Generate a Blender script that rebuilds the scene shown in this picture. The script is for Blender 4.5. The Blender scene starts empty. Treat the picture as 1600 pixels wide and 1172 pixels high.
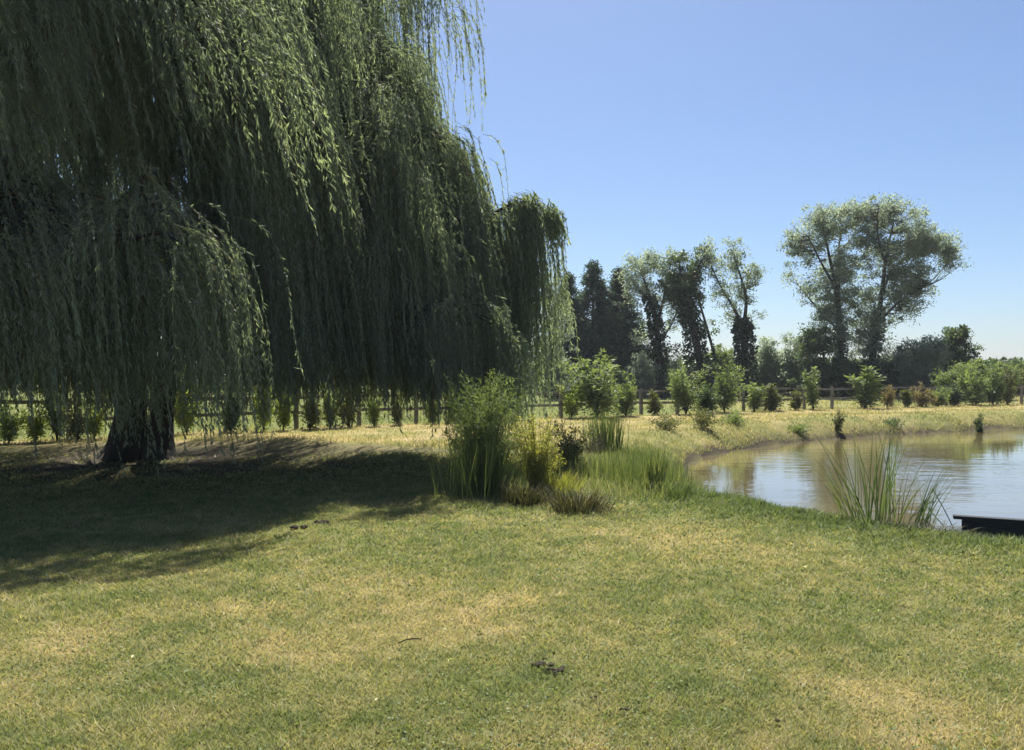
import bpy, math
import numpy as np
from mathutils import Vector

scene = bpy.context.scene
col = scene.collection
RNG = np.random.default_rng(11)
PI = math.pi

# ------------------------------------------------------------------ camera frame of reference
CAM_Z, FOC, HY = 1.7, 1230.0, 586.0           # eye height, focal length in photo pixels, horizon row


def W(px, py, d):
    """point at distance d seen at photo pixel (px, py)"""
    return np.array([(px - 800) / FOC * d, d, CAM_Z + (HY - py) / FOC * d])


def G(px, py, z=0.0):
    """ground point (height z) at photo pixel"""
    d = FOC * (CAM_Z - z) / (py - HY)
    return np.array([(px - 800) / FOC * d, d, z])


# ------------------------------------------------------------------ noise
_T = np.random.default_rng(5).random((256, 256))


def vnoise(x, y):
    xi = np.floor(x).astype(int); yi = np.floor(y).astype(int)
    fx = x - xi; fy = y - yi
    fx = fx * fx * (3 - 2 * fx); fy = fy * fy * (3 - 2 * fy)
    a = _T[xi & 255, yi & 255]; b = _T[(xi + 1) & 255, yi & 255]
    c = _T[xi & 255, (yi + 1) & 255]; d = _T[(xi + 1) & 255, (yi + 1) & 255]
    return (a * (1 - fx) + b * fx) * (1 - fy) + (c * (1 - fx) + d * fx) * fy


def fbm(x, y, s, o=4):
    v = 0; a = .5; t = 0
    for k in range(o):
        v = v + a * vnoise(x * s + 17.3 * k, y * s + 9.1 * k); t += a; a *= .5; s *= 2.03
    return v / t


def sstep(a, b, x):
    t = np.clip((x - a) / (b - a), 0, 1)
    return t * t * (3 - 2 * t)


# ------------------------------------------------------------------ mesh collecting
class MB:
    def __init__(self):
        self.v = []; self.n = 0; self.f4 = []; self.f3 = []; self.m4 = []; self.m3 = []; self.t = []

    def add(self, v, f, tint=None, mat=0):
        v = np.asarray(v, float).reshape(-1, 3); f = np.asarray(f, int)
        if tint is None: tint = np.full(len(v), .5)
        elif np.isscalar(tint): tint = np.full(len(v), float(tint))
        self.v.append(v); self.t.append(np.asarray(tint, float))
        if f.shape[1] == 4: self.f4.append(f + self.n); self.m4.append(np.full(len(f), mat))
        else: self.f3.append(f + self.n); self.m3.append(np.full(len(f), mat))
        self.n += len(v)

    def build(self, name, mats, parent=None, smooth=False, extra=None):
        me = bpy.data.meshes.new(name)
        v = np.concatenate(self.v); tint = np.concatenate(self.t)
        loops = []; tot = []; mi = []
        if self.f4:
            f = np.concatenate(self.f4); loops.append(f.ravel()); tot.append(np.full(len(f), 4)); mi.append(np.concatenate(self.m4))
        if self.f3:
            f = np.concatenate(self.f3); loops.append(f.ravel()); tot.append(np.full(len(f), 3)); mi.append(np.concatenate(self.m3))
        loops = np.concatenate(loops); tot = np.concatenate(tot); mi = np.concatenate(mi)
        me.vertices.add(len(v)); me.vertices.foreach_set('co', v.astype(np.float32).ravel())
        me.loops.add(len(loops)); me.loops.foreach_set('vertex_index', loops.astype(np.int32))
        me.polygons.add(len(tot))
        st = np.concatenate([[0], np.cumsum(tot)[:-1]])
        me.polygons.foreach_set('loop_start', st.astype(np.int32))
        me.polygons.foreach_set('material_index', mi.astype(np.int32))
        me.polygons.foreach_set('use_smooth', np.full(len(tot), smooth))
        at = me.attributes.new('tint', 'FLOAT', 'POINT'); at.data.foreach_set('value', tint.astype(np.float32))
        for k, a in (extra or {}).items():
            q = me.attributes.new(k, 'FLOAT', 'POINT'); q.data.foreach_set('value', np.asarray(a, np.float32))
        for m in (mats if isinstance(mats, (list, tuple)) else [mats]): me.materials.append(m)
        me.update(calc_edges=True); me.validate()
        o = bpy.data.objects.new(name, me); col.objects.link(o)
        if parent is not None: o.parent = parent
        return o


def tubes(mb, P, R, sides=3, tint=.5, mat=0, cap=False):
    """P (S,K,3) centre lines, R (S,K) radii"""
    P = np.asarray(P, float); R = np.asarray(R, float)
    S, K, _ = P.shape
    T = np.gradient(P, axis=1); T /= np.linalg.norm(T, axis=2, keepdims=True) + 1e-9
    ref = np.where(np.abs(T[..., 2:3]) > .9, np.array([1., 0, 0]), np.array([0, 0, 1.]))
    m = np.abs(T[..., 2]).mean(axis=1) > .6
    ref = np.where(m[:, None, None], np.array([1., .13, 0]), np.array([0.05, 0, 1.]))
    ref = np.broadcast_to(ref, P.shape)
    U = np.cross(T, ref); U /= np.linalg.norm(U, axis=2, keepdims=True) + 1e-9
    V = np.cross(T, U)
    a = np.arange(sides) / sides * 2 * PI
    ring = P[:, :, None, :] + R[:, :, None, None] * (np.cos(a)[None, None, :, None] * U[:, :, None, :] + np.sin(a)[None, None, :, None] * V[:, :, None, :])
    v = ring.reshape(-1, 3)
    s, k, j = np.meshgrid(np.arange(S), np.arange(K - 1), np.arange(sides), indexing='ij')
    b = (s * K + k) * sides
    j2 = (j + 1) % sides
    f = np.stack([b + j, b + j2, b + sides + j2, b + sides + j], -1).reshape(-1, 4)
    if np.ndim(tint) == 1: tint = np.repeat(tint, K * sides)
    mb.add(v, f, tint, mat)


def leaves(mb, P, D, L, Wd, rng, tint, mat=0):
    """rhombic leaves at P along D"""
    N = len(P)
    D = D / (np.linalg.norm(D, axis=1, keepdims=True) + 1e-9)
    r = rng.normal(size=(N, 3)); s = np.cross(D, r); s /= np.linalg.norm(s, axis=1, keepdims=True) + 1e-9
    L = np.broadcast_to(L, (N,))[:, None]; Wd = np.broadcast_to(Wd, (N,))[:, None]
    nrm = np.cross(D, s)
    v = np.stack([P, P + D * L * .45 + s * Wd * .5, P + D * L - nrm * L * .08, P + D * L * .45 - s * Wd * .5], 1).reshape(-1, 3)
    f = np.arange(N * 4).reshape(N, 4)
    mb.add(v, f, np.repeat(np.broadcast_to(tint, (N,)), 4), mat)


def blades(mb, B, head, lean, H, Wd, rng, tint, K=5, droop=1.0, mat=0, twist=0.0):
    """curved ribbon blades from base points B (N,3): heading angle, lean, height, width"""
    N = len(B)
    t = np.linspace(0, 1, K)[None, :]
    lean = np.broadcast_to(lean, (N,))[:, None]; H = np.broadcast_to(H, (N,))[:, None]; Wd = np.broadcast_to(Wd, (N,))[:, None]
    h = head[:, None]
    out = lean * (t * .6 + .4 * droop * t ** 2.4) * H
    z = H * (t - .5 * np.minimum(lean, 1) ** 2 * t ** 2 * .6 - .25 * (droop - 1).clip(0) * t ** 3 if isinstance(droop, np.ndarray) else t - .3 * np.minimum(lean, 1) ** 2 * t ** 2)
    P = np.stack([B[:, 0:1] + out * np.cos(h), B[:, 1:2] + out * np.sin(h), B[:, 2:3] + z], -1)
    a = rng.random(N)[:, None] * 2 * PI
    side = np.stack([np.cos(a), np.sin(a), np.zeros_like(a)], -1)
    w = Wd * (1 - t ** 2.2) * .5 + .0004
    v = np.stack([P - side * w[..., None], P + side * w[..., None]], 2).reshape(-1, 3)
    n, k = np.meshgrid(np.arange(N), np.arange(K - 1), indexing='ij')
    b = (n * K + k) * 2
    f = np.stack([b, b + 1, b + 3, b + 2], -1).reshape(-1, 4)
    mb.add(v, f, np.repeat(np.broadcast_to(tint, (N,)), K * 2), mat)


def polyline(pts, K):
    """smooth resample of (n,m) control points to K (Catmull-Rom)"""
    p = np.asarray(pts, float)
    if len(p) == 2: return p[0] + np.linspace(0, 1, K)[:, None] * (p[1] - p[0])
    q = np.vstack([2 * p[0] - p[1], p, 2 * p[-1] - p[-2]])
    u = np.linspace(0, len(p) - 1 - 1e-6, K); i = u.astype(int); t = (u - i)[:, None]
    a, b, c, d = q[i], q[i + 1], q[i + 2], q[i + 3]
    return .5 * ((2 * b) + (c - a) * t + (2 * a - 5 * b + 4 * c - d) * t ** 2 + (3 * b - a - 3 * c + d) * t ** 3)


def box_mb(mb, c, s, rz=0, tint=.5):
    x, y, z = np.array(s) / 2
    v = np.array([[-x, -y, -z], [x, -y, -z], [x, y, -z], [-x, y, -z], [-x, -y, z], [x, -y, z], [x, y, z], [-x, y, z]])
    ca, sa = math.cos(rz), math.sin(rz)
    v = v @ np.array([[ca, sa, 0], [-sa, ca, 0], [0, 0, 1]]) + np.array(c)
    mb.add(v, [[0, 3, 2, 1], [4, 5, 6, 7], [0, 1, 5, 4], [1, 2, 6, 5], [2, 3, 7, 6], [3, 0, 4, 7]], tint)


# ------------------------------------------------------------------ objects
def tag(o, label=None, cat=None, group=None, kind=None):
    if label: o['label'] = label
    if cat: o['category'] = cat
    if group: o['group'] = group
    if kind: o['kind'] = kind
    return o


def empty(name, loc, label, cat, group=None):
    o = bpy.data.objects.new(name, None); col.objects.link(o)
    o.location = loc; o.empty_display_size = .2
    return tag(o, label, cat, group)


# ------------------------------------------------------------------ materials
def new_mat(name):
    m = bpy.data.materials.new(name); m.use_nodes = True
    nt = m.node_tree; nt.nodes.clear()
    out = nt.nodes.new('ShaderNodeOutputMaterial')
    return m, nt, out


def ramp(nt, fac, stops):
    r = nt.nodes.new('ShaderNodeValToRGB')
    e = r.color_ramp.elements
    while len(e) < len(stops): e.new(.5)
    for k, (p, c) in enumerate(stops):
        e[k].position = p; e[k].color = (*c, 1)
    nt.links.new(fac, r.inputs[0])
    return r.outputs[0]


def attr(nt, name):
    a = nt.nodes.new('ShaderNodeAttribute'); a.attribute_name = name
    return a.outputs['Fac']


def noise(nt, scale, detail=4, rough=.55, vec=None, dist=0):
    n = nt.nodes.new('ShaderNodeTexNoise'); n.inputs['Scale'].default_value = scale
    n.inputs['Detail'].default_value = detail; n.inputs['Roughness'].default_value = rough
    n.inputs['Distortion'].default_value = dist
    if vec is None:
        g = nt.nodes.new('ShaderNodeNewGeometry'); vec = g.outputs['Position']
    nt.links.new(vec, n.inputs['Vector'])
    return n.outputs['Fac']


def math_n(nt, op, a, b=None):
    n = nt.nodes.new('ShaderNodeMath'); n.operation = op
    for i, q in enumerate((a, b)):
        if q is None: continue
        if isinstance(q, (int, float)): n.inputs[i].default_value = q
        else: nt.links.new(q, n.inputs[i])
    return n.outputs[0]


def mixc(nt, fac, a, b):
    n = nt.nodes.new('ShaderNodeMix'); n.data_type = 'RGBA'
    if isinstance(fac, (int, float)): n.inputs[0].default_value = fac
    else: nt.links.new(fac, n.inputs[0])
    for i, q in ((6, a), (7, b)):
        if isinstance(q, tuple): n.inputs[i].default_value = (*q, 1)
        else: nt.links.new(q, n.inputs[i])
    return n.outputs[2]


def leaf_mat(name, stops, trans=.35, tcol=1.5, rough=.5, spec=.3, tt=(1.05, 1.1, .45)):
    m, nt, out = new_mat(name)
    c = ramp(nt, attr(nt, 'tint'), stops)
    p = nt.nodes.new('ShaderNodeBsdfPrincipled')
    p.inputs['Roughness'].default_value = rough
    p.inputs['Specular IOR Level'].default_value = spec
    nt.links.new(c, p.inputs['Base Color'])
    t = nt.nodes.new('ShaderNodeBsdfTranslucent')
    h = nt.nodes.new('ShaderNodeMix'); h.data_type = 'RGBA'; h.blend_type = 'MULTIPLY'; h.inputs[0].default_value = 1
    nt.links.new(c, h.inputs[6]); h.inputs[7].default_value = (tcol * tt[0], tcol * tt[1], tcol * tt[2], 1)
    nt.links.new(h.outputs[2], t.inputs['Color'])
    mx = nt.nodes.new('ShaderNodeMixShader'); mx.inputs[0].default_value = trans
    nt.links.new(p.outputs[0], mx.inputs[1]); nt.links.new(t.outputs[0], mx.inputs[2])
    nt.links.new(mx.outputs[0], out.inputs[0])
    return m


def rough_mat(name, c0, c1, scale=8, bump=.4, rough=.9, stretch=(1, 1, 1), spec=.2):
    m, nt, out = new_mat(name)
    tc = nt.nodes.new('ShaderNodeTexCoord'); mp = nt.nodes.new('ShaderNodeMapping')
    mp.inputs['Scale'].default_value = stretch
    nt.links.new(tc.outputs['Object'], mp.inputs['Vector'])
    f = noise(nt, scale, 6, .65, mp.outputs[0])
    c = ramp(nt, f, [(.3, c0), (.7, c1)])
    p = nt.nodes.new('ShaderNodeBsdfPrincipled'); p.inputs['Roughness'].default_value = rough
    p.inputs['Specular IOR Level'].default_value = spec
    nt.links.new(c, p.inputs['Base Color'])
    b = nt.nodes.new('ShaderNodeBump'); b.inputs['Strength'].default_value = bump; b.inputs['Distance'].default_value = .03
    nt.links.new(f, b.inputs['Height']); nt.links.new(b.outputs[0], p.inputs['Normal'])
    nt.links.new(p.outputs[0], out.inputs[0])
    return m


M = {}
M['willow'] = leaf_mat('willow_leaf', [(0, (.10, .127, .112)), (.55, (.19, .222, .185)), (1, (.31, .34, .265))], .45, 1.45, .6, .3, (1.04, 1.12, .55))
M['willow_twig'] = rough_mat('willow_twig', (.10, .09, .04), (.16, .14, .06))
M['bark'] = rough_mat('bark', (.02, .017, .015), (.06, .052, .044), 6, .9, .95, (1, 1, .25))
M['bark_pale'] = rough_mat('pale_bark', (.06, .055, .048), (.15, .14, .12), 5, .7, .95, (1, 1, .3))
M['silver'] = leaf_mat('silvery_leaf', [(0, (.105, .13, .11)), (.5, (.175, .205, .17)), (1, (.28, .31, .25))], .55, 1.7, .55, .3, (1, 1.06, .78))
M['poplar'] = leaf_mat('poplar_leaf', [(0, (.105, .13, .105)), (.5, (.175, .205, .16)), (1, (.28, .31, .23))], .55, 1.7, .55, .3, (1, 1.06, .75))
M['conifer'] = leaf_mat('conifer_needle', [(0, (.025, .042, .034)), (.6, (.05, .078, .058)), (1, (.10, .135, .085))], .35, 1.6, .6, .25, (1, 1.05, .7))
M['ivy'] = leaf_mat('ivy_leaf', [(0, (.010, .02, .010)), (.7, (.022, .042, .018)), (1, (.05, .075, .03))], .12, 1.3, .4, .35)
M['dark'] = leaf_mat('dark_leaf', [(0, (.03, .05, .027)), (.6, (.06, .088, .045)), (1, (.11, .14, .075))], .42, 1.6, .45, .35)
M['mid'] = leaf_mat('mid_leaf', [(0, (.09, .12, .055)), (.5, (.15, .19, .09)), (1, (.24, .27, .14))], .38, 1.4, .65, .25)
M['bright'] = leaf_mat('bright_leaf', [(0, (.10, .13, .035)), (.5, (.18, .22, .06)), (1, (.28, .32, .11))], .4, 1.6, .5, .35)
M['yellow'] = leaf_mat('yellow_leaf', [(0, (.16, .17, .05)), (.5, (.30, .29, .09)), (1, (.50, .46, .18))], .42, 1.35, .6, .2)
M['bush'] = leaf_mat('bush_leaf', [(0, (.045, .065, .032)), (.5, (.10, .128, .06)), (1, (.19, .21, .11))], .42, 1.6, .6, .25)
M['olive'] = leaf_mat('olive_leaf', [(0, (.06, .07, .03)), (.5, (.12, .13, .055)), (1, (.22, .21, .10))], .3, 1.3, .55, .3)
M['pink'] = leaf_mat('dry_leaf', [(0, (.11, .09, .05)), (.5, (.20, .16, .095)), (1, (.30, .25, .16))], .3, 1.2, .6, .2)
M['reed'] = leaf_mat('reed_blade', [(0, (.04, .065, .03)), (.5, (.09, .125, .05)), (1, (.24, .24, .11))], .28, 1.4, .45, .35)
M['sedge'] = leaf_mat('sedge_blade', [(0, (.035, .035, .022)), (.5, (.09, .085, .045)), (1, (.36, .31, .20))], .2, 1.2, .6, .2)
M['dead'] = leaf_mat('dead_stem', [(0, (.10, .08, .065)), (.5, (.18, .155, .125)), (1, (.28, .24, .19))], .15, 1, .7, .2)
M['grass'] = leaf_mat('grass_blade', [(0, (.09, .124, .047)), (.3, (.168, .196, .082)), (.55, (.262, .255, .122)), (.8, (.39, .322, .185)), (1, (.50, .41, .265))], .38, 1.25, .6, .25, (1.05, 1.08, .6))
M['wood'] = rough_mat('fence_wood', (.11, .10, .085), (.29, .27, .24), 10, .6, .9, (1, 1, .2))
M['soil'] = rough_mat('soil', (.018, .014, .010), (.06, .047, .036), 30, .9, 1)
M['darkwood'] = rough_mat('dark_timber', (.006, .007, .009), (.018, .019, .022), 14, .5, .6, (.15, 1, 1), .3)
M['stone'] = rough_mat('pale_stone', (.25, .23, .20), (.45, .42, .37), 20, .5)
M['strip'] = rough_mat('grey_stake', (.2, .19, .17), (.35, .33, .3), 20, .5)

# ------------------------------------------------------------------ pond outline and terrain
WATER = -.45
pond_pts = [(3.75, 16.6), (4.3, 19.6), (6.5, 22.6), (10.1, 26.0), (15.2, 28.9), (20.5, 31.6), (28, 33.5), (38, 32), (44, 24),
            (40, 14), (30, 8.6), (20, 5.6), (12, 5.6), (8.2, 6.9), (6.1, 8.35), (4.75, 9.55), (3.7, 10.7), (3.15, 12.2), (3.2, 14.2)]


def chaikin(p, n):
    p = np.asarray(p, float)
    for _ in range(n):
        q = np.roll(p, -1, 0)
        p = np.stack([p * .75 + q * .25, p * .25 + q * .75], 1).reshape(-1, 2)
    return p


POND = chaikin(pond_pts, 2)


def pond_sd(x, y):
    sh = np.shape(x); x = np.ravel(x); y = np.ravel(y)
    best = np.full(x.shape, 1e9); inside = np.zeros(x.shape, bool)
    n = len(POND)
    for i in range(n):
        a = POND[i]; b = POND[(i + 1) % n]; d = b - a
        t = np.clip(((x - a[0]) * d[0] + (y - a[1]) * d[1]) / (d @ d), 0, 1)
        best = np.minimum(best, np.hypot(x - a[0] - t * d[0], y - a[1] - t * d[1]))
        c = (a[1] > y) != (b[1] > y)
        with np.errstate(divide='ignore', invalid='ignore'):
            xi = a[0] + (y - a[1]) / (b[1] - a[1]) * d[0]
        inside ^= c & (x < xi)
    return np.where(inside, -best, best).reshape(sh)


FENCE = np.array([(-24, 12.5), (-17, 16.6), (-12, 20.5), (-8.9, 23.4), (2.5, 31.3), (9.6, 36.0), (16.6, 40.2), (29.6, 46), (48, 52)], float)


def fence_y(x):
    return np.interp(x, FENCE[:, 0], FENCE[:, 1])


def terrain(x, y):
    x = np.asarray(x, float); y = np.asarray(y, float)
    sd = pond_sd(x, y) + (fbm(x, y, .9, 3) - .5) * .5
    z = (fbm(x, y, .35, 3) - .5) * .10 + (fbm(x + 40, y, 2.1, 3) - .5) * .035
    far = sstep(17, 24, y)
    w = 1.0 + .25 * far
    b = np.clip(sd / w, 0, 1); b = (1 - (1 - b) ** 2) * .6 + b * .4
    crest = .05 * np.exp(-((sd - 1.4) / .8) ** 2) * (1 - far) + .16 * far * np.exp(-((sd - 2.2) / 1.6) ** 2)
    rough = (fbm(x, y, 2.6, 3) - .5) * .16 * np.exp(-((sd - .7) / .7) ** 2)
    z = WATER + (z + crest - WATER) * b + rough * (sd > 0)
    return np.where(sd < 0, WATER - .05 + np.maximum(sd, -2) * .35, z)


DRYSPOTS = [(400, 1010, .34, .85), (80, 1008, .34, .75), (610, 935, .6, .65), (770, 970, .55, .75), (800, 930, .35, .6), (1420, 1110, .42, .95), (1390, 1165, .35, .6),
            (1010, 838, .8, .6), (1120, 860, .5, .35), (560, 905, .45, .45), (880, 1150, .35, .45), (540, 1045, .3, .5), (1120, 1000, .5, .35), (330, 960, .4, .3), (1500, 1000, .4, .35),
            (1290, 930, .55, .3), (720, 1000, .35, .4)]
GREENSPOTS = [(1150, 940, .6, .35), (700, 850, .8, .3), (1380, 960, .6, .3), (230, 1060, .3, .35), (760, 1105, .3, .35), (420, 1140, .3, .4), (950, 1000, .35, .2), (1080, 1100, .4, .3), (1500, 880, .8, .3)]


def dryness(x, y):
    d = .44 + (fbm(x, y, .55, 4) - .5) * .2 + (fbm(x + 9, y + 4, 2.4, 3) - .5) * .34
    for px, py, r, a in DRYSPOTS:
        c = G(px, py); d = d + a * .3 * np.exp(-(((x - c[0]) / (r * 1.25)) ** 2 + ((y - c[1]) / r) ** 2) * (.8 + .5 * vnoise(x * 4, y * 4)))
    for px, py, r, a in GREENSPOTS:
        c = G(px, py); d = d - a * .22 * np.exp(-((x - c[0]) ** 2 + (y - c[1]) ** 2) / r ** 2)
    sd = pond_sd(x, y)
    near = 1 - sstep(15, 19, y)
    d = d - .45 * np.exp(-((sd - .8) / 1.0) ** 2) * near                   # lush pond margin
    fy = fence_y(x)
    strip = sstep(16.5, 21, y) * (1 - sstep(-.3, .5, y - fy))
    d = d + .06 * strip + .22 * strip * sstep(1.2, 3, sd) + strip * (fbm(x, y * 1.5, .7, 3) - .5) * .55
    beyond = sstep(.2, 1.6, y - fy)
    d = d * (1 - beyond) + beyond * (.26 + .22 * sstep(5, 14, x) + (fbm(x, y, .25, 3) - .5) * .3)
    return np.clip(d, 0, 1)


def soil_and_shade(x, y):
    s = np.exp(-(((x + 6.8) / 6.2) ** 2 + ((y - 15.6) / 4.6) ** 2) ** 1.5) * 1.05 + (fbm(x, y, 1.2, 3) - .5) * .5 - .12  # bare soil below the willow, also spread to deepen the tree's shadow
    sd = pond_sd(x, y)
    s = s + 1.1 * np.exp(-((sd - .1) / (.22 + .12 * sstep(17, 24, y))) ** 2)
    c = G(1420, 1110); s = s + .22 * np.exp(-((x - c[0]) ** 2 + (y - c[1]) ** 2) / .16)
    c = G(400, 1010); s = s + .2 * np.exp(-((x - c[0]) ** 2 + (y - c[1]) ** 2) / .12)
    return np.clip(s, 0, 1)


def sinh_axis(c, lo, hi, step, n):
    k = 7.0
    def side(ext, m):
        t = np.linspace(0, 1, m + 1)[1:]
        a = 1.0
        kk = k
        for _ in range(60):                     # find k so that first step = step
            v = math.sinh(kk / m) / math.sinh(kk) * ext
            kk *= 1.02 if v > step else .985
        return np.sinh(kk * t) / np.sinh(kk) * ext
    return np.concatenate([c - side(c - lo, n)[::-1], [c], c + side(hi - c, n)])


gx = sinh_axis(2.0, -400, 400, .09, 230)
gy = sinh_axis(9.0, -60, 900, .09, 300)
X, Y = np.meshgrid(gx, gy, indexing='ij')
Z = terrain(X, Y)
nx, ny = X.shape
ii, jj = np.meshgrid(np.arange(nx - 1), np.arange(ny - 1), indexing='ij')
b = ii * ny + jj
mb = MB()
mb.add(np.stack([X, Y, Z], -1).reshape(-1, 3), np.stack([b, b + ny, b + ny + 1, b + 1], -1).reshape(-1, 4))

m, nt, out = new_mat('ground')
dry = math_n(nt, 'ADD', attr(nt, 'dry'), math_n(nt, 'MULTIPLY', math_n(nt, 'SUBTRACT', noise(nt, 9, 6, .7), .5), .55))
c = ramp(nt, dry, [(0, (.07, .095, .028)), (.3, (.12, .135, .045)), (.55, (.19, .175, .068)), (.8, (.28, .22, .105)), (1, (.37, .29, .16))])
fine = ramp(nt, noise(nt, 70, 5, .75), [(.3, (.5, .5, .5)), (.68, (1.25, 1.25, 1.25))])
mm = nt.nodes.new('ShaderNodeMix'); mm.data_type = 'RGBA'; mm.blend_type = 'MULTIPLY'; mm.inputs[0].default_value = .8
nt.links.new(c, mm.inputs[6]); nt.links.new(fine, mm.inputs[7])
soil_shade_c = ramp(nt, noise(nt, 26, 5, .7), [(.3, (.022, .018, .013)), (.7, (.065, .05, .036))])  # soil tone, darkened to put willow shade into the colour
c = mixc(nt, attr(nt, 'soil'), mm.outputs[2], soil_shade_c)
p = nt.nodes.new('ShaderNodeBsdfPrincipled'); p.inputs['Roughness'].default_value = .95; p.inputs['Specular IOR Level'].default_value = .1
nt.links.new(c, p.inputs['Base Color'])
bp = nt.nodes.new('ShaderNodeBump'); bp.inputs['Strength'].default_value = .9; bp.inputs['Distance'].default_value = .03
nt.links.new(noise(nt, 45, 6, .75), bp.inputs['Height']); nt.links.new(bp.outputs[0], p.inputs['Normal'])
nt.links.new(p.outputs[0], out.inputs[0])
ground = mb.build('ground', m, smooth=True, extra={'dry': dryness(X, Y).ravel(), 'soil': soil_and_shade(X, Y).ravel()})
tag(ground, 'mown lawn with dry tan patches running to the pond and fields', kind='structure')

# pond water
cx, cy = POND.mean(0)
ring = np.array([(x, y) for x, y in POND])
nrm = ring - np.array([[cx, cy]]); nrm /= np.linalg.norm(nrm, axis=1, keepdims=True)
ring = ring + nrm * .5
mb = MB()
n = len(ring)
v = np.vstack([np.c_[ring, np.full(n, WATER)], [[cx, cy, WATER]]])
mb.add(v, [[i, (i + 1) % n, n] for i in range(n)])
m, nt, out = new_mat('pond_water')
g = nt.nodes.new('ShaderNodeNewGeometry'); mp = nt.nodes.new('ShaderNodeMapping'); mp.inputs['Scale'].default_value = (.55, 1.5, 1)
mp.inputs['Rotation'].default_value = (0, 0, .35)
nt.links.new(g.outputs['Position'], mp.inputs['Vector'])
h = math_n(nt, 'ADD', noise(nt, 1.5, 3, .5, mp.outputs[0], .4), math_n(nt, 'MULTIPLY', noise(nt, 6.5, 3, .5, mp.outputs[0]), .28))
calm = ramp(nt, noise(nt, .16, 2, .5), [(.35, (.15,) * 3), (.65, (1,) * 3)])
bp = nt.nodes.new('ShaderNodeBump'); bp.inputs['Distance'].default_value = .035
nt.links.new(math_n(nt, 'MULTIPLY', calm, .42), bp.inputs['Strength'])
nt.links.new(h, bp.inputs['Height'])
p = nt.nodes.new('ShaderNodeBsdfPrincipled')
wc = ramp(nt, noise(nt, .35, 3, .5), [(.3, (.092, .076, .036)), (.7, (.125, .104, .05))])
nt.links.new(wc, p.inputs['Base Color'])
p.inputs['Coat Weight'].default_value = .55; p.inputs['Coat Roughness'].default_value = .02; p.inputs['Coat IOR'].default_value = 1.5
nt.links.new(bp.outputs[0], p.inputs['Coat Normal'])
p.inputs['Roughness'].default_value = .02; p.inputs['IOR'].default_value = 1.6
nt.links.new(bp.outputs[0], p.inputs['Normal']); nt.links.new(p.outputs[0], out.inputs[0])
pond = mb.build('pond_water', m)
tag(pond, 'murky brown pond water mirroring sky and trees', kind='structure')


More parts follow.
